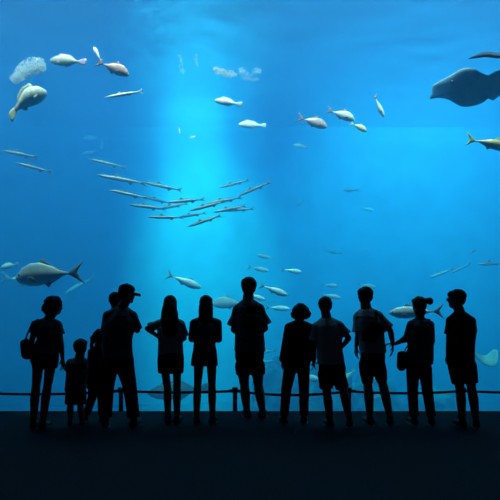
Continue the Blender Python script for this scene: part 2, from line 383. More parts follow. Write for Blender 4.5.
# school right of the man with the backpack
sch = 'bluefish of the school beside the backpack man'
for hd, tl, Y, lab in (
 ((257, 255), (275, 258.5), 15, 'small pale fish, highest of the school by the backpack man'),
 ((269, 271), (247, 266.5), 14.5, 'blue fish just above the head of the backpack man'),
 ((302, 272), (281, 269.5), 14, 'pale fish farthest right in the upper row of the school'),
 ((288, 295.5), (259, 284.5), 12, 'brightest and largest fish of the school, right of the backpack man'),
 ((266, 300), (244, 293), 13.5, 'pale fish partly behind the neck of the backpack man'),
 ((290, 309), (265, 307), 14, 'level pale fish left of the curly-haired woman'),
 ((338, 286), (321, 284.5), 15.5, 'faint fish above the head of the man with the bent elbow'),
 ((341, 298), (320, 294), 14.5, 'pale cyan fish crossing behind the head of the man with the bent elbow'),
 ((258, 353), (277, 350), 16, 'faint pale fish low beside the backpack man'),
 ((260, 364), (278, 359), 17, 'faint fish lower still beside the backpack man'),
 ((376, 287), (357, 284), 16, 'faint fish above the head of the man with the sling bag'),
):
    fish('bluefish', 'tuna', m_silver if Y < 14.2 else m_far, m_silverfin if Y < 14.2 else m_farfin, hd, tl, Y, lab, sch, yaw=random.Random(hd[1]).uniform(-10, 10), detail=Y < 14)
fish('big_tuna', 'tuna', m_silver, m_silverfin, (388.5, 313), (444.5, 311), 10.4, 'large silver tuna passing behind the woman with the hair bun', yaw=5)
fish('thin_shark', 'shark', m_far, m_farfin, (430, 277.5), (455, 268), 15.5, 'faint slender pale shark at the right, above the two last people', 'faint sharks at the right', detail=False)
fish('thin_shark', 'shark', m_far, m_farfin, (451, 273), (472, 263), 17, 'fainter slender shark behind the tail of the other', 'faint sharks at the right', detail=False)
fish('dark_shark', 'shark', m_cuda, m_cudafin, (478, 264), (508, 263.5), 15, 'slender darker shark at the right edge', detail=False)
fish('far_fish', 'tuna', m_cuda, m_cudafin, (477, 250), (469, 254), 15, 'tiny dark fish above the slender sharks', faint, detail=False)
# low down
fish('brown_grouper', 'wrasse', m_brown, m_brownfin, (148, 394), (211, 388), 15.5, 'brownish grouper low behind the legs of the long-haired women', yaw=6)
fish('bottom_fish', 'wrasse', m_pale, m_brownfin, (301, 377), (327, 380), 14, 'pale fish low between the curly-haired woman and the man beside her', detail=False)
fish('yellow_reef_fish', 'wrasse', m_gold, m_yelfin, (343, 381), (354, 370), 15, 'small yellowish fish right of the leg of the man with the bent elbow', detail=False)
fish('bottom_fish', 'wrasse', m_far, m_farfin, (373, 399), (391, 390), 16.5, 'faint pale fish between the legs of the man with the sling bag', detail=False)

# ---------------------------------------------------------------- rays: outline with real thickness
def ray(name, outline, Y, thick, m, label, lean=0., tail=None, eyes=None):
    pts = [at(x, y, Y) for x, y in outline]
    # densify the outline
    dense = []
    n = len(pts)
    for i in range(n):
        p0, p1, p2, p3 = pts[i - 1], pts[i], pts[(i + 1) % n], pts[(i + 2) % n]
        for k in range(3):
            t = k / 3
            dense.append(p1.lerp(p2, t) * .4 + .6 * .5 * ((2 * p1) + (p2 - p0) * t + (2 * p0 - 5 * p1 + 4 * p2 - p3) * t * t + (3 * p1 - p0 - 3 * p2 + p3) * t ** 3))
    c = sum(dense, Vector()) / len(dense); wd_ = max(p.x for p in dense) - min(p.x for p in dense)
    def pos(p, s, side):
        q = c + (p - c) * s
        u = (q.x - c.x) / wd_
        y = lean * (q.z - c.z) + .22 * wd_ * u * u * 2 + .04 * math.sin(u * 9)      # wings curve back, the disc leans
        return Vector((q.x, Y + y + side * thick * .5 * (1 - s ** 5) ** .7, q.z)) - c
    e = empty(name, c)
    bm = bmesh.new(); S_ = (.0, .2, .4, .6, .75, .87, .95, 1.)
    for side in (1, -1):
        prev = None
        for s in S_:
            if s == 0: cur = [bm.verts.new(pos(c, 0, side))]
            else: cur = [bm.verts.new(pos(p, s, side)) for p in dense]
            if prev is not None:
                for i in range(len(dense)):
                    j = (i + 1) % len(dense)
                    if len(prev) == 1: bm.faces.new((prev[0], cur[i], cur[j]))
                    else: bm.faces.new((prev[i], cur[i], cur[j], prev[j]))
            prev = cur
    for v in bm.verts: v.co.y += c.y - c.y
    bmesh.ops.remove_doubles(bm, verts=bm.verts, dist=1e-4); bmesh.ops.recalc_face_normals(bm, faces=bm.faces)
    for v in bm.verts: v.co.y -= Y if abs(v.co.y + c.y) > 1e9 else 0
    b = link('disc', bm, m, e)
    if tail:
        bm = bmesh.new(); P = [at(x, y, Y + .1 * i) - c for i, (x, y) in enumerate(tail)]
        prev = None
        for i, p in enumerate(P):
            r = .06 * (1 - i / len(P)) + .006
            cur = [bm.verts.new(p + Vector((0, r * math.cos(a * math.pi / 4), r * math.sin(a * math.pi / 4)))) for a in range(8)]
            if prev:
                for k in range(8): bm.faces.new((prev[k], cur[k], cur[(k + 1) % 8], prev[(k + 1) % 8]))
            prev = cur
        bm.faces.new(prev); link('tail', bm, m, e)
    if eyes:
        for x, y in eyes:
            bm = bmesh.new(); bmesh.ops.create_uvsphere(bm, u_segments=12, v_segments=8, radius=.035, matrix=Matrix.Translation(at(x, y, Y) - c - Vector((0, thick * .42, 0))))
            link('eye', bm, m_eye, e)
    return e
m_ray = mat('ray skin', (.17, .34, .40), .7, col2=(.12, .26, .32), nscale=5, spec=.2)
m_raypale = mat('pale ray skin', (.30, .52, .48), .7, col2=(.2, .4, .38), nscale=4, spec=.2)
m_raydark = mat('dark ray skin', (.03, .04, .05), .8, spec=.1)
r_ = ray('ray', [(435, 83), (441, 80), (450, 76), (458, 72), (465, 71), (472, 72), (479, 74.5), (487, 76), (493, 73), (500, 70.5), (509, 69), (519, 73), (530, 80), (522, 88), (510, 94), (502, 94), (497, 97.5), (492, 96), (486, 100), (478, 103), (470, 104.5), (463, 104), (457, 101), (450, 97), (441, 94.5), (434, 94.5), (435, 89)], 10.6, .12, m_ray, '', lean=-.5, tail=[(526, 81), (545, 80), (570, 84), (600, 90)], eyes=[(451, 83)])
tag(r_, 'big dark blue-grey ray gliding at the upper right edge', 'ray')
r_ = ray('pale_ray', [(474, 353), (480, 355), (486, 355.5), (492, 353), (497, 350), (500, 351), (499, 357), (497, 362), (493, 366), (487, 366), (481, 363), (477, 358)], 14.0, .10, m_raypale, '', lean=.7, tail=[(476, 355), (470, 352), (463, 351), (455, 352)])
tag(r_, 'pale greenish ray low at the right edge beside the last man', 'ray')
r_ = ray('dark_ray', [(470, 57), (476, 54), (484, 52), (492, 50), (502, 50), (512, 54), (506, 57), (496, 58), (488, 59), (478, 59)], 10.4, .14, m_raydark, '', lean=1.2, tail=[(511, 54), (524, 52), (540, 51)])
tag(r_, 'dark ray near the surface over the big grey ray', 'ray')

# ---------------------------------------------------------------- bubble streams, and surface reflections shaped as bubble clouds
m_bub_refl = mat('air bubble and reflection', (.55, .66, .68), .3, spec=.5)
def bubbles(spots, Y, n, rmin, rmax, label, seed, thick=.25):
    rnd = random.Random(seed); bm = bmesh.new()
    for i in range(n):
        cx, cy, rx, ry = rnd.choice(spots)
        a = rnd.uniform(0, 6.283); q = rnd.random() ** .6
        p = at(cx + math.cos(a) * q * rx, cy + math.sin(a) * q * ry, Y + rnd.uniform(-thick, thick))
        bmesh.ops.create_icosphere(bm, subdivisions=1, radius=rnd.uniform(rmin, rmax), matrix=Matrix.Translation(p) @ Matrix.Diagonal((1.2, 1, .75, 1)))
    o = link('bubble_and_reflection', bm, m_bub_refl); tag(o, label, 'bubbles', kind='stuff'); return o
bubbles([(33, 66, 12, 9), (26, 70, 10, 9), (38, 64, 8, 7), (17, 78, 7, 6), (22, 73, 8, 8), (33, 70, 10, 5), (40, 68, 6, 5)], 11.4, 2600, .004, .014, 'whitish surface reflection above the big pale grouper, built as bubbles', 3)  # the grouper mirrored in the surface, modelled as a cluster of pale spheres
bubbles([(226, 73, 11, 3.5), (220, 71, 6, 3), (230, 75, 7, 2.5), (216, 69, 3, 2)], 11.6, 500, .004, .013, 'pale surface reflection over the bright white fish, built as bubbles', 4)  # mirrored fish in the surface, given shape as pale spheres
bubbles([(245, 74, 8, 5), (251, 79, 9, 2.5), (257, 71, 5, 3), (241, 70, 3, 3)], 11.8, 300, .003, .011, 'scattered surface reflection right of the denser one at upper centre, built as bubbles', 5)  # another surface reflection made from scattered spheres
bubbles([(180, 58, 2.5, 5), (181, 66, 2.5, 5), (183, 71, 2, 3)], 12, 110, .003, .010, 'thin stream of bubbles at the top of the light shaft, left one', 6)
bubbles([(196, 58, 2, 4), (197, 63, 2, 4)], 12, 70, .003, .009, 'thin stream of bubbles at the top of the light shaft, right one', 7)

# ---------------------------------------------------------------- reef rocks rising from the bottom
m_rock = mat('reef rock', (.30, .42, .42), .9, bump=.8, bscale=5, col2=(.08, .13, .15), nscale=2.2, spec=.05, lo=.35, hi=.65)
def rock(px, py_top, Y, wpx, label, seed):
    c = at(px, py_top, Y); top = c.z; rx = wpx / F * Y; h = top - TB + .2
    bm = bmesh.new(); bmesh.ops.create_icosphere(bm, subdivisions=5, radius=1)
    for v in bm.verts:
        q = v.co.copy(); k = 1 + .35 * noise.noise(q * 1.6 + Vector((seed, 0, 0))) + .16 * noise.noise(q * 4 + Vector((0, seed, 0))) + .07 * noise.noise(q * 11)
        v.co = Vector((q.x * rx * k, q.y * rx * .7 * k, (q.z * k) * h * .5))
    zmin = min(v.co.z for v in bm.verts); zmax = max(v.co.z for v in bm.verts)
    for v in bm.verts: v.co.z = (v.co.z - zmin) * h / (zmax - zmin)
    o = link('reef_rock', bm, m_rock); o.location = (c.x, Y, TB - .2)
    tag(o, label, 'rock', 'reef rocks at the bottom of the tank'); return o
rock(275, 356, 20.0, 24, 'reef rock faintly seen below the curly-haired woman, left one', 1)
rock(330, 360, 19.0, 24, 'reef rock faintly seen behind the man with the bent elbow', 5)
rock(372, 370, 20.5, 26, 'reef rock faintly seen behind the man with the sling bag', 13)
rock(432, 384, 20.5, 24, 'low reef rock behind the woman with the hair bun', 17)
# ================================================================ people
def cone(bm, p0, p1, r0, r1, n=16, caps=True, flat=1., axis=None):
    """tapered limb between two points; round caps make it a capsule"""
    p0, p1 = Vector(p0), Vector(p1); d = p1 - p0
    if d.length < 1e-6: return
    z = d.normalized(); up = Vector(axis) if axis else (Vector((0, 1, 0)) if abs(z.y) < .9 else Vector((1, 0, 0)))
    x = up.cross(z).normalized(); y = z.cross(x)
    st = []
    if caps: st += [(-math.cos(a) * r0, math.sin(a) * r0, 0) for a in (.35, .8, 1.2)]
    st += [(0, r0, 0), (d.length, r1, 0)]
    if caps: st += [(d.length + math.cos(a) * r1, math.sin(a) * r1, 0) for a in (1.2, .8, .35)]
    rings = [[bm.verts.new(p0 + z * t + x * (r * math.cos(2 * math.pi * k / n)) + y * (r * flat * math.sin(2 * math.pi * k / n))) for k in range(n)] for t, r, _ in st]
    for a, b in zip(rings, rings[1:]):
        for k in range(n): bm.faces.new((a[k], a[(k + 1) % n], b[(k + 1) % n], b[k]))
    bm.faces.new(list(reversed(rings[0]))); bm.faces.new(rings[-1])

def chain(bm, pts, rs, **kw):
    for (a, b), (ra, rb) in zip(zip(pts, pts[1:]), zip(rs, rs[1:])): cone(bm, a, b, ra, rb, **kw)

def loft(bm, secs, n=28):
    """stack of horizontal ellipses (centre, rx, ry), flat ends"""
    rings = []
    for c, rx, ry in secs:
        rings.append([bm.verts.new(Vector(c) + Vector((rx * math.copysign(abs(math.cos(2 * math.pi * k / n)) ** .85, math.cos(2 * math.pi * k / n)), ry * math.sin(2 * math.pi * k / n), 0))) for k in range(n)])
    for a, b in zip(rings, rings[1:]):
        for k in range(n): bm.faces.new((a[k], a[(k + 1) % n], b[(k + 1) % n], b[k]))
    bm.faces.new(list(reversed(rings[0]))); bm.faces.new(rings[-1])

def smooth_secs(secs, k=4):
    out = []
    n = len(secs)
    for i in range(n - 1):
        q = [secs[max(i - 1, 0)], secs[i], secs[i + 1], secs[min(i + 2, n - 1)]]
        v = [list(s[0]) + [s[1], s[2]] for s in q]
        for j in range(k):
            t = j / k
            w = [.5 * (2 * v[1][m] + (v[2][m] - v[0][m]) * t + (2 * v[0][m] - 5 * v[1][m] + 4 * v[2][m] - v[3][m]) * t * t + (3 * v[1][m] - v[0][m] - 3 * v[2][m] + v[3][m]) * t ** 3) for m in range(5)]
            out.append((Vector(w[:3]), max(w[3], .005), max(w[4], .005)))
    out.append((Vector(secs[-1][0]), secs[-1][1], secs[-1][2]))
    return out

def ell(bm, c, r, rot=None, sub=3):
    M = Matrix.Translation(c) @ (rot.to_4x4() if rot else Matrix()) @ Matrix.Diagonal((*r, 1))
    bmesh.ops.create_icosphere(bm, subdivisions=sub, radius=1, matrix=M)

def fuse(name, bm, m, parent, voxel=.008, smooth=6, rough=0., keep=1.):
    """grow one continuous skin over overlapping shapes"""
    bmesh.ops.recalc_face_normals(bm, faces=bm.faces)
    me = bpy.data.meshes.new('tmp'); bm.to_mesh(me); bm.free()
    o = bpy.data.objects.new('tmp', me); COL.objects.link(o)
    r = o.modifiers.new('r', 'REMESH'); r.mode = 'VOXEL'; r.voxel_size = voxel; r.use_smooth_shade = True
    if smooth:
        s = o.modifiers.new('s', 'SMOOTH'); s.factor = .5; s.iterations = smooth
    if keep < 1:
        k = o.modifiers.new('d', 'DECIMATE'); k.ratio = keep
    dg = bpy.context.evaluated_depsgraph_get(); ev = o.evaluated_get(dg)
    me2 = bpy.data.meshes.new_from_object(ev); me2.name = name
    COL.objects.unlink(o); bpy.data.objects.remove(o)
    if rough:
        for v in me2.vertices:
            v.co += v.normal * rough * noise.noise(v.co * 38)
    me2.materials.clear(); me2.materials.append(m)
    me2.polygons.foreach_set('use_smooth', [True] * len(me2.polygons))
    ob = bpy.data.objects.new(name, me2); COL.objects.link(ob)
    if parent: ob.parent = parent; ob.matrix_parent_inverse = parent.matrix_world.inverted()
    return ob

m_skin = mat('skin', (.17, .105, .075), .6, col2=(.15, .09, .065), spec=.2)
m_hair = mat('black hair', (.012, .010, .010), .7, col2=(.006, .005, .005), nscale=60, bump=.4, bscale=160, spec=.1)
def cloth(n, c): return mat(n, c, .95, col2=tuple(v * .8 for v in c), nscale=120, bump=.25, bscale=90, spec=.05)
m_black = cloth('black cloth', (.014, .014, .016)); m_char = cloth('charcoal cloth', (.09, .095, .11)); m_navy = cloth('navy cloth', (.02, .025, .045))
m_grey = cloth('grey cloth', (.34, .36, .40)); m_white = cloth('off white cloth', (.34, .36, .38)); m_denim = cloth('dark denim', (.03, .04, .06))
m_leather = mat('black leather', (.012, .012, .013), .5, spec=.2); m_shoe = mat('dark shoe', (.02, .02, .02), .7, spec=.1); m_sole = mat('shoe sole', (.12, .12, .12), .8)

def hand(bm, wrist, d, palm_n, size, curl=.5, thumb=1, k=1.):
    """palm, four unequal bent fingers, and a thumb leaving the side of the palm near its base"""
    d = Vector(d).normalized(); nrm = Vector(palm_n); nrm = (nrm - d * nrm.dot(d)).normalized(); side = d.cross(nrm).normalized() * thumb
    L = size; pw = L * .21; palm = L * .48
    for i in range(4):
        o = (i - 1.5) / 1.5
        base0 = wrist + side * (-o * pw * .45); base = wrist + d * palm + side * (-o * pw)
        cone(bm, base0, base, L * .075, L * .068, 10)
        ln = L * (.44, .50, .47, .36)[i]; r = L * .043
        sp = (d + side * (-o * .14)).normalized(); p = base
        for j, q in enumerate((.45, .32, .23)):
            a = curl * (.5, 1.3, 1.9)[j]
            dj = (sp * math.cos(a) + nrm * math.sin(a)).normalized(); p2 = p + dj * ln * q
            cone(bm, p, p2, r * (1 - .08 * j), r * (.93 - .1 * j), 8); p = p2
    t0 = wrist + d * L * .12 + side * pw * .7; t1 = t0 + (d * .62 + side * .6 + nrm * .25).normalized() * L * .24; t2 = t1 + (d * .9 + side * .15 + nrm * .35 * (1 + curl)).normalized() * L * .2
    cone(bm, t0, t1, L * .062, L * .05, 8); cone(bm, t1, t2, L * .05, L * .042, 8)

def head_shapes(bm, c, w, h, q, kid=False):
    """skull, jaw, nose, ears; q turns the local frame (face towards local +y)"""
    def P(x, y, z): return c + q @ Vector((x * w, y * w, z * h))
    rq = q.to_matrix()
    ell(bm, P(0, -.10, .14), (w * .50, w * .62, h * .36), rq)
    ell(bm, P(0, .10, -.10), (w * .42, w * .50, h * .34), rq)
    ell(bm, P(0, .30, -.34), (w * .25, w * .26, h * .14), rq)
    cone(bm, P(0, .52, .06), P(0, .60, -.09), w * .05, w * .075, 8)
    ell(bm, P(0, .54, -.24), (w * .17, w * .06, h * .028), rq, 2)
    ell(bm, P(0, .55, .13), (w * .32, w * .06, h * .03), rq, 2)
    for s in (1, -1): ell(bm, P(s * .49, -.02, -.02), (w * .05, w * .13, h * .12), rq, 2)

def person(S):
    fy = S['foot']; Y0 = F * EYE / (fy - HY) + S.get('dY', 0); k = Y0 / F
    def W(x, y, d=0.): return at(x, y, Y0) + Vector((0, d, 0))
    hx, hy = S['head']; hw, hh = S['hsize']        # centre of the head and its bare width and height in pixels
    root = empty('person', (W((S['ank'][0][0] + S['ank'][1][0]) / 2, fy).x, Y0, 0)); tag(root, S['label'], 'person', S.get('group'))
    bpy.context.view_layer.update()
    q = Quaternion((0, 0, 1), -R(S.get('yaw', 0))) @ Quaternion((1, 0, 0), R(S.get('nod', 0))) ; hd = S.get('hd', 0.)
    hc = W(hx, hy, hd); w, h = hw * k, hh * k
    sh = [W(*p[:2], p[2] if len(p) > 2 else 0) for p in S['sho']]; el = [W(*p[:2], p[2] if len(p) > 2 else 0) for p in S['elb']]; wr = [W(*p[:2], p[2] if len(p) > 2 else 0) for p in S['wri']]
    hp = [W(*p[:2], p[2] if len(p) > 2 else 0) for p in S['hip']]; kn = [W(*p[:2], p[2] if len(p) > 2 else 0) for p in S['knee']]; an = [W(*p[:2], p[2] if len(p) > 2 else 0) for p in S['ank']]
    fit = S.get('fit', 1.); H = (fy - hy + hh / 2) * k; u = H / 1.65
    for a in an: a.z = .085 * u
    # torso sections (y, left x, right x, depth)
    tor = [(W((l + r) / 2, y, dd), (r - l) / 2 * k, dp * u) for y, l, r, dp, dd in S['torso']]
    tor[0] = (tor[0][0] + Vector((0, 0, .004)), tor[0][1] * .62, tor[0][2]); tor[1] = (tor[1][0] - Vector((0, 0, .032 * u)), tor[1][1] * S.get('shw', .88), tor[1][2])
    sh = [p - Vector((0, 0, S.get('drop', .016) * u)) for p in sh]; lf = S.get('leg', 1.06); th_ = S.get('th', 1.06)
    bm = bmesh.new()
    head_shapes(bm, hc, w, h, q)
    nb = (sh[0] + sh[1]) / 2; nb = W((S['neck'][0]), S['neck'][1], 0)
    cone(bm, hc + Vector((0, -.02 * u, -h * .25)), nb, w * .38, w * .42, 14)
    cone(bm, nb, nb + Vector((0, 0, -.10 * u)), w * .36, w * .6, 14)
    loft(bm, smooth_secs([(c, rx * .90, ry * .90) for c, rx, ry in tor]))
    hands = S.get('hands', [{}, {}])
    for i in (0, 1):
        cone(bm, nb + Vector((0, 0, -.018 * u)), sh[i], .042 * u, .050 * u)
        chain(bm, [sh[i], el[i]], [.050 * u * fit, .036 * u * fit]); chain(bm, [el[i], el[i].lerp(wr[i], .35), wr[i]], [.036 * u * fit, .036 * u * fit, .024 * u])
        hh_ = hands[i]; dv = hh_.get('d') or (wr[i] - el[i])
        hand(bm, wr[i], dv, hh_.get('n', (1 if i == 0 else -1, .2, 0)), .175 * u, hh_.get('curl', .45), hh_.get('t', 1 if i == 0 else -1))
        chain(bm, [hp[i], kn[i]], [.078 * u * fit * th_, .050 * u * fit * lf]); kk = kn[i].lerp(an[i], .33) + Vector((0, -.015 * u, 0))
        chain(bm, [kn[i], kk, an[i]], [.052 * u * fit * lf, .056 * u * fit * lf, .036 * u * lf])
        yaw = S.get('toe', (-12, 12))[i]; fd = Vector((math.sin(R(yaw)), math.cos(R(yaw)), 0))
        cone(bm, an[i] + Vector((0, 0, -.045 * u)) - fd * .03 * u, an[i] + fd * .13 * u + Vector((0, 0, -.055 * u)), .034 * u, .026 * u)
        S.setdefault('_fd', []).append(fd)
    body = fuse('body', bm, m_skin, root, .0062 if u > .8 else .0055, 4, keep=.45)
    # eyes
    for s in (1, -1):
        bm = bmesh.new(); ell(bm, hc + q @ Vector((s * .20 * w, .545 * w, .0 * h)), (w * .075, w * .05, w * .045), q.to_matrix(), 2)
        e = link('eye', bm, m_eye, root); e.matrix_parent_inverse = root.matrix_world.inverted()
    # shoes
    for i in (0, 1):
        fd = S['_fd'][i]; a = an[i]; bm = bmesh.new(); ax = Vector((0, 0, 1))
        cone(bm, Vector((a.x, a.y, .045 * u)) - fd * .035 * u, Vector((a.x, a.y, .040 * u)) + fd * .15 * u, .043 * u, .036 * u, flat=1.1)
        cone(bm, Vector((a.x, a.y, .05 * u)), Vector((a.x, a.y, .085 * u)) - fd * .01 * u, .045 * u, .042 * u)
        for v in bm.verts: v.co.z = max(v.co.z, .006)
        sh_o = fuse('shoe', bm, m_shoe, root, .008, 3)
        bm = bmesh.new(); n = 20; L = .095 * u
        c = Vector((a.x, a.y, 0)) + fd * .055 * u; sd = Vector((fd.y, -fd.x, 0))
        lo = [bm.verts.new(c + fd * math.cos(t * 2 * math.pi / n) * .145 * u + sd * math.sin(t * 2 * math.pi / n) * .046 * u + Vector((0, 0, .001))) for t in range(n)]
        hi = [bm.verts.new(v.co + Vector((0, 0, .02 * u))) for v in lo]
        for t in range(n): bm.faces.new((lo[t], lo[(t + 1) % n], hi[(t + 1) % n], hi[t]))
        bm.faces.new(list(reversed(lo))); bm.faces.new(hi)
        so = link('sole', bm, m_sole, sh_o, False); so.matrix_parent_inverse = sh_o.matrix_world.inverted()
    # upper garment
    T = S['top']; bm = bmesh.new()
    loft(bm, smooth_secs([(c, rx, ry) for c, rx, ry in tor if True][:S['top'].get('n', 99)]))
    cone(bm, nb + Vector((0, -.01, -.015 * u)), nb + Vector((0, 0, -.09 * u)), w * .50, w * .85, caps=False)
    for i in (0, 1):
        cone(bm, nb + Vector((0, 0, -.014 * u)), sh[i], .048 * u, .058 * u)
        ln = T['sleeve'][i] if isinstance(T['sleeve'], (list, tuple)) else T['sleeve']      # 1 = to the elbow, 2 = to the wrist
        fl = T.get('flare', 1.0)
        if ln <= 1:
            e = sh[i].lerp(el[i], ln); cone(bm, sh[i], sh[i].lerp(e, .5), .062 * u * fit, .060 * u * fit); cone(bm, sh[i].lerp(e, .4), e, .062 * u * fit, .066 * u * fit * fl, caps=False)
        else:
            cone(bm, sh[i], el[i], .060 * u * fit, .050 * u * fit); e = el[i].lerp(wr[i], ln - 1); cone(bm, el[i], e, .050 * u * fit, .040 * u * fit * fl)
    if S.get('hem'):
        loft(bm, smooth_secs([(W((l + r) / 2, y, 0), (r - l) / 2 * k, dp * u) for y, l, r, dp in S['hem']]))
    o = fuse(T['name'], bm, T['mat'], root, .008, 3, keep=.6)
    if T.get('label'): o['label'] = T['label']
    # lower garment
    B = S['bottom']; bm = bmesh.new()
    wy = S['waist']; wl, wr_ = wy[1], wy[2]; ym = max(hp[0].z, hp[1].z)
    if B['kind'] == 'skirt':
        loft(bm, smooth_secs([(W((l + r) / 2, y, 0), (r - l) / 2 * k, dp * u) for y, l, r, dp in B['secs']]))
    else:
        hipz = S['hipline']
        loft(bm, smooth_secs([(W((wl + wr_) / 2, wy[0], 0), (wr_ - wl) / 2 * k, .105 * u), (W((hipz[1] + hipz[2]) / 2, hipz[0], 0), (hipz[2] - hipz[1]) / 2 * k, .12 * u), (W((hipz[1] + hipz[2]) / 2, hipz[0] + 5, 0), (hipz[2] - hipz[1]) / 2 * k * .8, .09 * u)]))
        for i in (0, 1):
            th = B.get('r', .088) * u; sl = B['len']
            if sl <= 1:
                e = hp[i].lerp(kn[i], sl); cone(bm, hp[i], hp[i].lerp(e, .5), th, th * .96); cone(bm, hp[i].lerp(e, .4), e, th * .97, B.get('hr', .08) * u, caps=False)
            else:
                e = kn[i].lerp(an[i], sl - 1); cone(bm, hp[i], kn[i], th, B.get('kr', .062) * u); cone(bm, kn[i], e, B.get('kr', .062) * u, B.get('hr', .055) * u, caps=False)
    fuse(B['name'], bm, B['mat'], root, .008, 3, keep=.6)
    # hair
    hr = S['hair']; bm = bmesh.new()
    def HP(x, y, z): return hc + q @ Vector((x * w, y * w, z * h))
    rq = q.to_matrix()
    g = hr.get('grow', 1.08)
    ell(bm, HP(0, -.16, .18), (w * .52 * g, w * .60 * g, h * .36 * g), rq)
    ell(bm, HP(0, -.26, .0), (w * .47 * g, w * .46 * g, h * .33 * g), rq)
    if hr['kind'] == 'short':
        ell(bm, HP(0, .10, .30), (w * .46 * g, w * .48 * g, h * .20 * g), rq)
    elif hr['kind'] == 'long':
        secs = hr['secs']; loft(bm, smooth_secs([(W((l + r) / 2, y, d), (r - l) / 2 * k, dp) for y, l, r, dp, d in secs]))
        ell(bm, HP(0, .10, .30), (w * .48 * g, w * .48 * g, h * .20 * g), rq)
        for s in (1, -1): cone(bm, HP(s * .46, .1, .15), HP(s * .46, .05, -.55), w * .12, w * .12)
    elif hr['kind'] == 'bob':
        for c_ in hr['lumps']: ell(bm, W(*c_[:2], hd + c_[4]), (c_[2] * k, c_[5], c_[3] * k), None)
    for e_ in hr.get('extra', []): ell(bm, W(e_[0], e_[1], hd + e_[4]), (e_[2] * k, e_[5], e_[3] * k))
    fuse('hair', bm, hr.get('mat', m_hair), root, .007, 2, rough=hr.get('rough', .006), keep=.6)
    return root, dict(W=W, k=k, u=u, hc=hc, q=q, w=w, h=h, Y0=Y0, sh=sh, el=el, wr=wr, HP=HP, root=root, nb=nb)

def child(o, root):
    o.parent = root; o.matrix_parent_inverse = root.matrix_world.inverted(); return o

def strap(bm, pts, wdt, th):
    for a, b in zip(pts, pts[1:]): cone(bm, a, b, wdt, wdt, 10, flat=th / wdt)

def soft_box(bm, c, sx, sy, sz, taper=.0, seg=6):
    """pillow-like bag body: superellipse sections"""
    n = 32; rings = []
    for i in range(seg * 2 + 1):
        t = i / (seg * 2) * 2 - 1; s = (1 - abs(t) ** 5) ** .4 if abs(t) < 1 else .001
        s = max(s, .35); wx = sx * (1 - taper * t)
        r = []
        for k_ in range(n):
            a = 2 * math.pi * k_ / n; ca, sa = math.cos(a), math.sin(a)
            r.append(bm.verts.new(c + Vector((wx * s * math.copysign(abs(ca) ** .55, ca), sy * s * math.copysign(abs(sa) ** .55, sa), sz * t))))
        rings.append(r)
    for a, b in zip(rings, rings[1:]):
        for k_ in range(n): bm.faces.new((a[k_], a[(k_ + 1) % n], b[(k_ + 1) % n], b[k_]))
    bm.faces.new(list(reversed(rings[0]))); bm.faces.new(rings[-1])
# torso rows: (pixel y, left x, right x, half depth in m, shift in depth)
# ---- 1 woman with shoulder bag, looking down right at the child
r, I = person(dict(foot=429, th=.93, leg=1.04, shw=.80, drop=.024, head=(54.6, 306), hsize=(11.5, 17), yaw=62, nod=-14, hd=.03, neck=(48.5, 319),
    label='woman with short wavy hair and shoulder bag, holding a small child by the hand',
    sho=[(36.5, 323), (57.5, 323)], elb=[(32, 340), (61, 343, .0)], wri=[(30.5, 354, .03), (62.5, 358, .0)],
    hip=[(38.5, 362), (51, 362)], knee=[(36, 387), (46.5, 387, .03)], ank=[(33.5, 422), (43, 422)],
    torso=[(320, 38, 57, .06, 0), (325, 34.5, 60.5, .10, 0), (334, 36, 58.3, .115, .01), (343, 37.8, 56.8, .105, 0), (351, 35, 58, .115, 0), (358, 34, 58, .12, 0)],
    hem=[(340, 36, 58, .11), (350, 34.5, 59, .12), (354, 34, 59, .12)],
    top=dict(name='shirt', mat=m_char, sleeve=.55, flare=1.1), waist=(348, 36, 58), hipline=(358, 33, 58.5),
    bottom=dict(kind='skirt', name='skirt', mat=m_black, secs=[(346, 37, 57, .11), (352, 33.5, 58.5, .12), (360, 32.5, 58.5, .13), (368.5, 32.5, 57, .13)]),
    hair=dict(kind='bob', grow=1.12, rough=.012, lumps=[(52.5, 303, 8.5, 7.5, -.03, .085), (48, 306.5, 5, 6, -.03, .075), (45, 309, 3.4, 3, -.03, .05), (43.3, 310, 1.8, 1.4, -.03, .03), (49, 311, 5, 4.5, -.04, .07)])))
W, k = I['W'], I['k']
bag = empty('shoulder_bag', W(27, 348, .0)); tag(bag, 'black slouchy shoulder bag hanging at the hip of the woman at the far left', 'bag'); bpy.context.view_layer.update()
bm = bmesh.new(); soft_box(bm, W(27.8, 349, .0), 6.6 * k, .055, 10.5 * k, -.16); child(fuse('bag_body', bm, m_leather, None, .008, 3), bag)
bm = bmesh.new(); strap(bm, [W(24, 343, 0), W(29, 334, -.05), W(35, 321.5, -.075), W(38, 319.5, 0), W(35, 322, .08), W(30, 343, .03)], .012, .006); child(fuse('strap', bm, m_leather, None, .006, 1), bag)

# ---- 2 small child
r, I = person(dict(foot=426, head=(81, 347.5), hsize=(11.5, 15.5), yaw=10, nod=0, neck=(79.5, 357.5), fit=1.15,
    label='small child with short hair holding the hand of the woman at the far left',
    sho=[(70, 361.5), (84, 362)], elb=[(67, 370, .0), (85.5, 373)], wri=[(64.3, 368, .0), (85, 384, .03)],
    hands=[dict(d=(-.5, .1, .6), n=(1, 0, 0)), {}],
    hip=[(72, 392), (80, 392)], knee=[(70.5, 405), (80.5, 405)], ank=[(70, 422), (82, 422)],
    torso=[(358, 73, 85, .07, 0), (361, 68, 86, .10, 0), (370, 66.5, 86, .135, 0), (380, 65.5, 86, .14, 0), (391, 64.5, 86, .15, 0)],
    top=dict(name='long_shirt', mat=m_char, sleeve=.7), waist=(386, 67, 85), hipline=(391, 66.5, 85),
    bottom=dict(kind='pants', name='shorts', mat=m_black, len=.95, r=.125, hr=.115),
    hair=dict(kind='short', grow=1.13, rough=.007)))

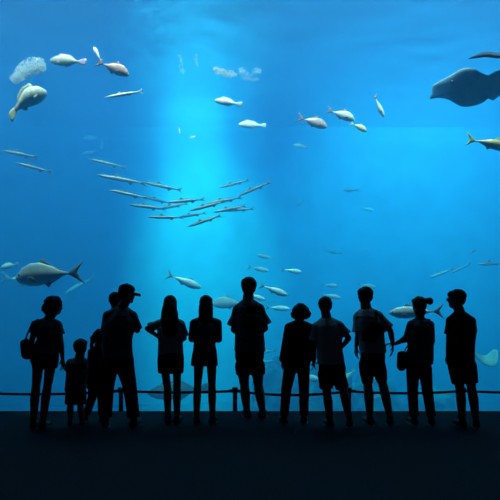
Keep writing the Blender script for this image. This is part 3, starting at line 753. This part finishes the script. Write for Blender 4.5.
# ---- 3 girl with pigtail, half hidden behind the man with the cap
r, I = person(dict(foot=422, head=(99.5, 337), hsize=(9, 13), yaw=-20, nod=0, neck=(98, 346), fit=1.1,
    label='girl with bunched hair half hidden between the small child and the man in the cap',
    sho=[(91.5, 351), (104, 351)], elb=[(90, 362, .05), (107, 362)], wri=[(93, 372, .12), (106, 374, .1)],
    hip=[(94, 379), (101, 379)], knee=[(91.5, 397, .04), (102, 399)], ank=[(85.5, 418), (102, 418)],
    torso=[(347.5, 93, 103, .06, 0), (352, 89, 106, .09, 0), (362, 88, 106, .11, 0), (372, 87, 106, .11, 0), (380, 87, 106, .13, 0)],
    hem=[(370, 87.5, 106, .12), (382, 86.5, 107, .14), (388, 86.5, 107, .15)],
    top=dict(name='tunic', mat=m_black, sleeve=1), waist=(376, 88, 106), hipline=(384, 88.5, 105),
    bottom=dict(kind='pants', name='trousers', mat=m_black, len=1.85, r=.10, kr=.085, hr=.07),
    hair=dict(kind='bob', grow=1.12, rough=.01, lumps=[(99.5, 335, 5.6, 6.5, -.02, .075)], extra=[(93.5, 339, 2.8, 5, -.02, .035), (92, 345, 2, 4, -.02, .03)])))

# ---- 4 man with cap
r, I = person(dict(foot=427, head=(126.8, 294.5), hsize=(12.5, 18), yaw=62, nod=-6, hd=.02, neck=(122.5, 307),
    label='man in a baseball cap with its brim to the right, carrying a toddler',
    sho=[(108, 314.5), (132.5, 315)], elb=[(104.5, 334, .05), (136.5, 330.5, .05)], wri=[(111, 340, .22), (129, 329, .24)],
    hands=[dict(d=(1, .35, .1), n=(0, -1, .1), curl=.3), dict(d=(-1, .2, .1), n=(0, -1, 0), curl=.3)],
    hip=[(109, 364), (124.5, 364)], knee=[(107, 388), (129.5, 387, .02)], ank=[(105.5, 420), (134, 420)],
    torso=[(310, 113, 131, .07, 0), (315, 106, 136.5, .115, 0), (325, 103.5, 136, .13, 0), (338, 102.5, 132.5, .12, 0), (350, 102, 132.5, .115, 0), (359, 102.5, 133.5, .12, 0)],
    top=dict(name='t_shirt', mat=m_char, sleeve=.95), waist=(354, 103, 133), hipline=(364, 101.5, 134),
    bottom=dict(kind='pants', name='trousers', mat=m_black, len=1.92, r=.112, kr=.082, hr=.072),
    hair=dict(kind='short', grow=1.03)))
HP, q, w, h = I['HP'], I['q'], I['w'], I['h']
bm = bmesh.new(); ell(bm, HP(0, -.08, .30), (w * .56, w * .68, h * .30), q.to_matrix()); bmesh.ops.bisect_plane(bm, geom=bm.verts[:] + bm.edges[:] + bm.faces[:], plane_co=HP(0, 0, .14), plane_no=q @ Vector((0, 0, -1)), clear_outer=True)
bmesh.ops.holes_fill(bm, edges=[e for e in bm.edges if e.is_boundary])
cone(bm, HP(0, -.08, .60), HP(0, -.08, .63), w * .05, w * .04, 10)
cap = child(fuse('cap', bm, m_black, None, .007, 1), I['root'])
bm = bmesh.new(); n = 16
for zo in (0, .035):
    pass
up = [HP(math.sin(a) * .50, .48 + math.cos(a) * .62, .15 - .06 * (1 - abs(math.sin(a)))) for a in [(-90 + 180 * i / n) * math.pi / 180 for i in range(n + 1)]]
a_ = [bm.verts.new(p) for p in up]; b_ = [bm.verts.new(p - Vector((0, 0, .030))) for p in up]
for i in range(n): bm.faces.new((a_[i], a_[i + 1], b_[i + 1], b_[i]))
bm.faces.new(a_); bm.faces.new(list(reversed(b_))); bm.faces.new((a_[-1], a_[0], b_[0], b_[-1]))
child(fuse('brim', bm, m_black, None, .006, 1), cap)
mW = I['W']

# ---- 5 toddler on the man's arm
def toddler():
    I2 = I; mW = lambda x, y, dd: at(x, y, I2['Y0'] + dd); c = mW(114.6, 300, .24); q2 = Quaternion((0, 0, 1), R(25)); k = I2['k']; w, h = 12 * k, 15.5 * k
    root = empty('person', mW(116, 338, .24)); tag(root, 'toddler carried on the arm of the man in the cap, only the round head showing', 'person'); bpy.context.view_layer.update()
    bm = bmesh.new(); head_shapes(bm, c, w, h, q2); cone(bm, c, mW(115.5, 310, .25), .042, .05)
    loft(bm, smooth_secs([(mW(116, 310, .25), .06, .05), (mW(116, 315, .25), .10, .07), (mW(116.5, 325, .25), .09, .075), (mW(117, 334, .25), .10, .08), (mW(117, 338, .25), .085, .07)]))
    for s in (1, -1):
        e = mW(116 + s * 7.5, 320, .22); wv = mW(116 + s * 4.5, 312, .15)
        chain(bm, [mW(116 + s * 6, 314, .25), e, wv], [.03, .026, .02]); hand(bm, wv, (-s * .3, -.8, .4), (0, -.5, -1), .10, .4, s)
        kn_ = mW(116 + s * 9, 339, .2); chain(bm, [mW(116 + s * 4, 336, .25), kn_, mW(116 + s * 8, 351, .23)], [.05, .038, .024])
        cone(bm, mW(116 + s * 8, 352, .22), mW(116 + s * 8, 354, .29), .022, .017)
    child(fuse('body', bm, m_skin, None, .006, 3, keep=.5), root)
    bm = bmesh.new(); loft(bm, smooth_secs([(mW(116, 311, .25), .06, .06), (mW(116, 315, .25), .115, .085), (mW(116.5, 325, .25), .105, .09), (mW(117, 334, .25), .115, .095), (mW(117, 339, .25), .10, .085)]))
    for s in (1, -1): cone(bm, mW(116 + s * 6, 314, .25), mW(116 + s * 7.2, 319, .23), .042, .038, caps=False)
    for s in (1, -1): cone(bm, mW(116 + s * 4, 336, .25), mW(116 + s * 7.5, 338.5, .21), .062, .052, caps=False)
    child(fuse('romper', bm, m_navy, None, .007, 3), root)
    bm = bmesh.new(); ell(bm, c + q2 @ Vector((0, -.14 * w, .16 * h)), (w * .54, w * .58, h * .40), q2.to_matrix()); child(fuse('hair', bm, m_hair, None, .007, 2, rough=.004), root)
    for s in (1, -1):
        bm = bmesh.new(); ell(bm, c + q2 @ Vector((s * .2 * w, .545 * w, 0)), (w * .075, w * .05, w * .05), q2.to_matrix(), 2); child(link('eye', bm, m_eye), root)
toddler()

# ---- 6 woman with long hair, left hand on her hip
r, I = person(dict(foot=424, th=.80, leg=1.0, shw=.80, drop=.024, head=(170.3, 305), hsize=(11.5, 17.5), yaw=0, nod=-2, neck=(170.5, 317.5), fit=.95,
    label='woman with waist-long dark hair, left elbow stuck out, hand on her hip',
    sho=[(158, 322.5), (181, 322.5)], elb=[(147.5, 328.5, -.02), (184, 338.5, .03)], wri=[(156, 335.5, .03), (178.5, 342, .16)],
    hands=[dict(d=(1, .3, -.35), n=(0, 1, 0), t=1, curl=.3), dict(d=(-1, .4, .1), n=(0, -1, 0))],
    hip=[(164.5, 366), (177, 366)], knee=[(167.5, 389), (177, 389, .01)], ank=[(168, 418), (177, 418)],
    torso=[(318.5, 161, 180, .06, 0), (323, 156.5, 183, .095, 0), (332, 157, 183.5, .11, 0), (342, 158, 183, .105, 0), (354.5, 157.5, 183.7, .115, 0)],
    top=dict(name='t_shirt', mat=m_grey, sleeve=.85, flare=1.15), waist=(352, 158, 183), hipline=(362, 158, 184),
    bottom=dict(kind='skirt', name='skirt', mat=m_black, secs=[(350, 158.5, 183, .11), (358, 157.5, 184, .12), (366, 157.5, 184, .125), (373, 158, 183.5, .125)]),
    hair=dict(kind='long', grow=1.1, rough=.006, secs=[(299, 165, 176, .07, -.02), (305, 163.5, 177, .085, -.045), (312, 162.3, 178.6, .07, -.08), (321, 162, 180, .05, -.125), (329, 164, 179.5, .035, -.135), (335, 168, 177, .02, -.13)])))

# ---- 7 woman with long hair, arms folded forward
r, I = person(dict(foot=424, th=.92, leg=1.0, shw=.80, drop=.024, head=(206.2, 305), hsize=(11.5, 17.5), yaw=6, nod=-3, neck=(206, 317.5), fit=.95,
    label='woman with shoulder-length straight dark hair and shorts, hands held in front',
    sho=[(194, 321.5), (217.5, 321.5)], elb=[(191.5, 339, .03), (218.5, 339.5, .03)], wri=[(198, 340, .2), (212, 341, .2)],
    hands=[dict(d=(1, .5, .1), n=(0, -1, 0)), dict(d=(-1, .5, .1), n=(0, -1, 0))],
    hip=[(199, 362), (211.5, 362)], knee=[(197.5, 387), (212, 387)], ank=[(196.5, 418), (212.5, 418)],
    torso=[(318, 197, 216, .06, 0), (322.5, 192, 219.8, .095, 0), (332, 193, 218.5, .11, 0), (340, 194, 216, .10, 0), (347.5, 193, 215.5, .115, 0)],
    top=dict(name='blouse', mat=m_char, sleeve=1.05), waist=(344, 194, 216), hipline=(356, 192, 217),
    bottom=dict(kind='skirt', name='shorts', mat=m_black, secs=[(343, 195, 215, .11), (350, 193, 216.5, .12), (358, 191.5, 217.5, .13), (365.5, 190.5, 218, .13)]),
    hair=dict(kind='long', grow=1.1, rough=.005, secs=[(299, 201, 212, .07, -.02), (305, 199.5, 213, .085, -.045), (312, 199, 213.5, .07, -.075), (318, 199.5, 213.3, .05, -.10), (322, 201.5, 212, .03, -.11)])))

# ---- 8 man with backpack
r, I = person(dict(foot=418.5, head=(248.8, 287.5), hsize=(13.4, 18.5), yaw=0, nod=2, neck=(248, 299),
    label='tallest man, in a wide-sleeved shirt with a small backpack, beside the light shaft',
    sho=[(237.5, 308.5), (259.5, 307.5)], elb=[(233.5, 330, .03), (265.5, 328.5, .03)], wri=[(240, 336, .24), (258, 336, .24)],
    hands=[dict(d=(1, .4, .1), n=(0, -1, 0)), dict(d=(-1, .4, .1), n=(0, -1, 0))],
    hip=[(243, 366), (257, 366)], knee=[(244.5, 386), (258.5, 386)], ank=[(247, 413), (262.5, 413)],
    torso=[(300, 239, 258, .07, 0), (306, 234.5, 262.5, .115, 0), (318, 235, 263, .13, 0), (332, 235, 264, .12, 0), (344, 234.5, 265, .125, 0), (351.5, 234.3, 265.5, .13, 0)],
    top=dict(name='shirt', mat=m_char, sleeve=.80, flare=1.45), waist=(348, 235.5, 264), hipline=(358, 235, 264),
    bottom=dict(kind='pants', name='shorts', mat=m_black, len=.42, r=.098, hr=.09),
    hair=dict(kind='short', grow=1.15, rough=.008)))
W, k = I['W'], I['k']
bp_ = empty('backpack', W(251, 324, -.2)); tag(bp_, 'small dark backpack on the back of the tallest man', 'backpack'); bpy.context.view_layer.update()
bm = bmesh.new(); soft_box(bm, W(252, 315.5, -.185), 8.3 * k, .055, 11.5 * k, .08); child(fuse('bag_body', bm, m_black, None, .008, 3), bp_)
bm = bmesh.new(); soft_box(bm, W(252, 319.5, -.245), 6.6 * k, .022, 6.5 * k, .0); child(fuse('front_pocket', bm, m_leather, None, .007, 2), bp_)
for s in (-1, 1):
    bm = bmesh.new(); strap(bm, [W(252 + s * 4.5, 305, -.15), W(250 + s * 6.5, 302, -.04), W(250 + s * 7, 306, .13), W(250 + s * 8, 318, .15), W(251.5 + s * 10.5, 326, .10), W(252 + s * 8, 326, -.14)], .016, .006); child(fuse('strap', bm, m_black, None, .006, 1), bp_)

# ---- 9 woman with round curly hair and long coat
r, I = person(dict(foot=424, shw=.80, drop=.024, head=(300.5, 312), hsize=(11, 15), yaw=0, nod=-4, neck=(299.5, 321), fit=.95,
    label='woman with rounded bushy hair and long dark jacket, standing beside the backpack man',
    sho=[(288.5, 325.5), (309.5, 325.5)], elb=[(285, 344), (313, 344)], wri=[(282.5, 361, .03), (313.5, 360, .02)],
    hands=[dict(d=(0, .1, -1)), dict(d=(0, .1, -1))],
    hip=[(290.5, 368), (303.5, 368)], knee=[(286.5, 388), (304, 388)], ank=[(284, 418), (304, 418)],
    torso=[(321.5, 292, 308, .06, 0), (326, 286, 312, .095, 0), (338, 285.5, 312.5, .11, 0), (350, 284.5, 312.5, .115, 0), (360, 283, 311, .13, 0), (366.5, 282, 310, .135, 0)],
    top=dict(name='long_jacket', mat=m_black, sleeve=1.9, flare=1.3), waist=(360, 285, 309), hipline=(367, 283.5, 309.5),
    bottom=dict(kind='pants', name='trousers', mat=m_black, len=1.92, r=.092, kr=.074, hr=.062),
    hair=dict(kind='bob', grow=1.15, rough=.012, lumps=[(300.5, 311, 9.2, 6.2, -.02, .11), (295.5, 314, 4.8, 5.2, -.02, .09), (305.8, 314, 4.8, 5.2, -.02, .09), (300.5, 309.5, 7, 5, .02, .10)])))

# ---- 10 man, bent right elbow
r, I = person(dict(foot=427, head=(325, 306.3), hsize=(12, 17), yaw=0, nod=0, neck=(326.5, 317.5),
    label='man with short hair, right elbow bent with hand at his pocket, legs apart',
    sho=[(316.5, 325.5), (339.5, 324.5)], elb=[(313.5, 344, .02), (348.5, 338, -.02)], wri=[(314.5, 358, .05), (343, 346.5, .02)],
    hands=[dict(d=(-.05, .1, -1)), dict(d=(-.8, .3, -.7), n=(-.5, 0, 0))],
    hip=[(325, 374), (338, 374)], knee=[(327, 393), (344, 392, .03)], ank=[(330, 420), (349.5, 420)],
    torso=[(318.5, 316, 338, .07, 0), (324, 313.5, 341, .115, 0), (336, 315.5, 342, .125, 0), (348, 316.5, 342.5, .12, 0), (358, 317, 344, .125, 0), (364, 317, 345, .13, 0)],
    top=dict(name='t_shirt', mat=m_grey, sleeve=[.8, .75], flare=1.15), waist=(360, 319, 344), hipline=(370, 318.5, 346),
    bottom=dict(kind='pants', name='shorts', mat=m_black, len=.78, r=.095, hr=.088),
    hair=dict(kind='short', grow=1.13, rough=.007)))

# ---- 11 man with sling bag
r, I = person(dict(foot=425, head=(364.8, 297), hsize=(13.2, 18), yaw=-8, nod=-2, neck=(366, 308),
    label='man with a sling bag across his back, reaching right to hold a hand',
    sho=[(358, 315.5), (378, 314.5)], elb=[(358, 335, .0), (390.5, 331, .0)], wri=[(357, 347, .05), (393.5, 344, .03)],
    hands=[dict(d=(0, .2, -1)), dict(d=(0, .1, -1))],
    hip=[(366, 364), (378, 364)], knee=[(368, 387), (383.5, 385, .03)], ank=[(370, 420), (390, 420)],
    torso=[(309, 358, 377, .07, 0), (315, 354.5, 381, .115, 0), (326, 355.5, 383.5, .125, 0), (338, 358, 384.5, .12, 0), (348, 359, 386, .12, 0), (352.5, 359.5, 386.5, .125, 0)],
    top=dict(name='t_shirt', mat=m_grey, sleeve=.85, flare=1.15), waist=(350, 360.5, 385), hipline=(360, 360.5, 385),
    bottom=dict(kind='pants', name='shorts', mat=m_black, len=.85, r=.090, hr=.066),
    hair=dict(kind='short', grow=1.12, extra=[(365, 292, 8, 5, -.02, .085)])))
W, k = I['W'], I['k']
sb = empty('sling_bag', W(368, 334, -.18)); tag(sb, 'dark sling bag slung low across the back of the man reaching right', 'bag'); bpy.context.view_layer.update()
bm = bmesh.new(); soft_box(bm, Vector((0, 0, 0)), 7.5 * k, .05, 11 * k, .1)
bmesh.ops.transform(bm, matrix=Matrix.Translation(W(369.5, 330, -.175)) @ Matrix.Rotation(R(38), 4, 'Y'), verts=bm.verts); child(fuse('bag_body', bm, m_black, None, .008, 3), sb)
bm = bmesh.new(); strap(bm, [W(374, 321, -.16), W(375, 311, -.06), W(374, 311.5, .06), W(368, 325, .155), W(361, 338, .12), W(360.5, 339, -.05), W(364, 338, -.16)], .018, .007); child(fuse('strap', bm, m_black, None, .006, 1), sb)

# ---- 12 woman with bun, arm out to the left, handbag on a cross strap
r, I = person(dict(foot=425, shw=.80, drop=.024, head=(418.5, 306), hsize=(11.5, 17), yaw=-20, nod=0, neck=(420, 318.5), fit=.95,
    label='woman with her hair in a bun, left arm stretched out to hold a hand',
    sho=[(411, 323), (430, 323)], elb=[(407, 338.5, .02), (432, 340.5, .02)], wri=[(396, 344, .03), (431.5, 355, .12)],
    hands=[dict(d=(-1, .1, .0), n=(0, 0, -1), curl=.7), dict(d=(.1, .3, -1))],
    hip=[(413, 368), (425, 368)], knee=[(412.5, 388), (427, 388)], ank=[(414, 420), (431.5, 420)],
    torso=[(319.5, 413, 429, .06, 0), (324, 408, 433, .095, 0), (334, 407.5, 433.5, .11, 0), (346, 407.5, 433.5, .11, 0), (356, 407, 433.5, .12, 0), (364, 407, 433, .125, 0)],
    top=dict(name='long_shirt', mat=m_char, sleeve=[1.35, 1.4], flare=1.1), waist=(360, 408, 432), hipline=(368, 407, 430.5),
    bottom=dict(kind='pants', name='trousers', mat=m_black, len=1.92, r=.090, kr=.072, hr=.060),
    hair=dict(kind='short', grow=1.12, rough=.007, extra=[(428.3, 301, 3.3, 3.6, -.06, .04), (425, 301, 3, 3, -.06, .04), (419, 312, 5.5, 5, -.05, .06)])))
W, k = I['W'], I['k']
hb = empty('handbag', W(402, 361, .0)); tag(hb, 'black crossbody handbag at the left hip of the woman with the bun', 'bag'); bpy.context.view_layer.update()
bm = bmesh.new(); soft_box(bm, Vector((0, 0, 0)), 5.6 * k, .04, 10 * k, -.25)
bmesh.ops.transform(bm, matrix=Matrix.Translation(W(402.5, 361, .0)) @ Matrix.Rotation(R(10), 4, 'Y'), verts=bm.verts); child(fuse('bag_body', bm, m_leather, None, .008, 3), hb)
bm = bmesh.new(); strap(bm, [W(405, 352, -.04), W(412, 340, -.125), W(421, 328, -.125), W(428.5, 319.5, -.06), W(429, 319.3, .05), W(420, 334, .125), W(409, 348, .11), W(404.5, 353, .03)], .010, .005); child(fuse('strap', bm, m_leather, None, .006, 1), hb)
ph = empty('phone', W(434, 360, .14)); tag(ph, 'dark phone in the right hand of the woman with the bun', 'phone'); bpy.context.view_layer.update()
bm = bmesh.new(); soft_box(bm, W(433.6, 360.3, .15), .035, .006, .055); child(link('phone_body', bm, m_leather), ph)

# ---- 13 man with glasses at the right, looking left
r, I = person(dict(foot=428, head=(456, 299.5), hsize=(12.5, 18), yaw=-62, nod=-4, hd=.0, neck=(459.5, 311),
    label='man with glasses at the far right, head turned to the left',
    sho=[(451, 319.5), (471, 320)], elb=[(449.5, 340, .0), (473.5, 337, .06)], wri=[(449, 355, .05), (465, 343, .22)],
    hands=[dict(d=(0, .1, -1)), dict(d=(-1, .4, .1), n=(0, -1, 0))],
    hip=[(456, 366), (468.5, 366)], knee=[(460, 388), (471.5, 388)], ank=[(462, 421), (476, 421)],
    torso=[(313.5, 453, 470, .07, 0), (319, 448, 475.5, .115, 0), (330, 446.8, 476.3, .13, 0), (342, 446.5, 475, .125, 0), (352, 446.7, 474.5, .125, 0), (358.5, 447, 474.5, .13, 0)],
    top=dict(name='shirt', mat=m_black, sleeve=.7, flare=1.1), waist=(355, 448, 474), hipline=(364, 447.5, 475),
    bottom=dict(kind='pants', name='shorts', mat=m_black, len=.78, r=.098, hr=.088),
    hair=dict(kind='short', grow=1.13, rough=.007)))
HP, q, w, h = I['HP'], I['q'], I['w'], I['h']
gl_ = None
bm = bmesh.new()
for s in (1, -1):
    c = HP(s * .22, .66, .02); n = 14
    P = [c + q @ Vector((math.cos(2 * math.pi * i / n) * w * .17, 0, math.sin(2 * math.pi * i / n) * w * .13)) for i in range(n)]
    for i in range(n): cone(bm, P[i], P[(i + 1) % n], .0035, .0035, 6)
    cone(bm, HP(s * .38, .66, .04), HP(s * .50, .0, .05), .003, .003, 6)
cone(bm, HP(-.06, .67, .04), HP(.06, .67, .04), .003, .003, 6)
child(link('glasses', bm, m_leather), I['root'])

# ---------------------------------------------------------------- rope barrier in front of the glass
m_post = mat('barrier post metal', (.05, .05, .055), .5, .6, spec=.3); m_rope = mat('barrier rope', (.025, .025, .03), .9, spec=.05, bump=.5, bscale=200)
BY = 8.3
root = empty('rope_barrier', at(235, 400, BY) * Vector((1, 1, 0)) if False else Vector((at(235, 400, BY).x, BY, LOWF))); tag(root, 'low dark rope barrier on posts in front of the glass', 'barrier'); bpy.context.view_layer.update()
PX = [-52, 121, 235, 349, 463, 577]
tops = [391, 391.0, 391, 391.2, 391, 391.6]
for i, px in enumerate(PX):
    p = at(px, tops[i], BY); bm = bmesh.new()
    zt = at(px, 387.4, BY).z
    cone(bm, Vector((p.x, BY, LOWF + .01)), Vector((p.x, BY, zt - .02)), .032, .032, 20, caps=False)
    cone(bm, Vector((p.x, BY, LOWF + .002)), Vector((p.x, BY, LOWF + .03)), .15, .12, 28, caps=False)
    post = child(link('post', bm, m_post), root)
    bm = bmesh.new(); cone(bm, Vector((p.x, BY, zt - .045)), Vector((p.x, BY, zt)), .040, .040, 20, caps=False); cone(bm, Vector((p.x - .075, BY, p.z)), Vector((p.x + .075, BY, p.z)), .024, .024, 14)
    c_ = child(link('rope_ring', bm, m_post), root)
    if i:
        a = at(PX[i - 1], tops[i - 1], BY); sag = (.045, .020, .055, .030, .02)[i - 1]
        bm = bmesh.new(); prev = None
        N = 24; pts = [a.lerp(p, j / N) - Vector((0, 0, sag * 4 * (j / N) * (1 - j / N))) for j in range(N + 1)]
        for c in pts:
            cur = [bm.verts.new(c + Vector((0, math.cos(t * math.pi / 5) * .018, math.sin(t * math.pi / 5) * .018))) for t in range(10)]
            if prev:
                for t in range(10): bm.faces.new((prev[t], prev[(t + 1) % 10], cur[(t + 1) % 10], cur[t]))
            else: bm.faces.new(cur)
            prev = cur
        bm.faces.new(prev); child(link('rope', bm, m_rope), root)
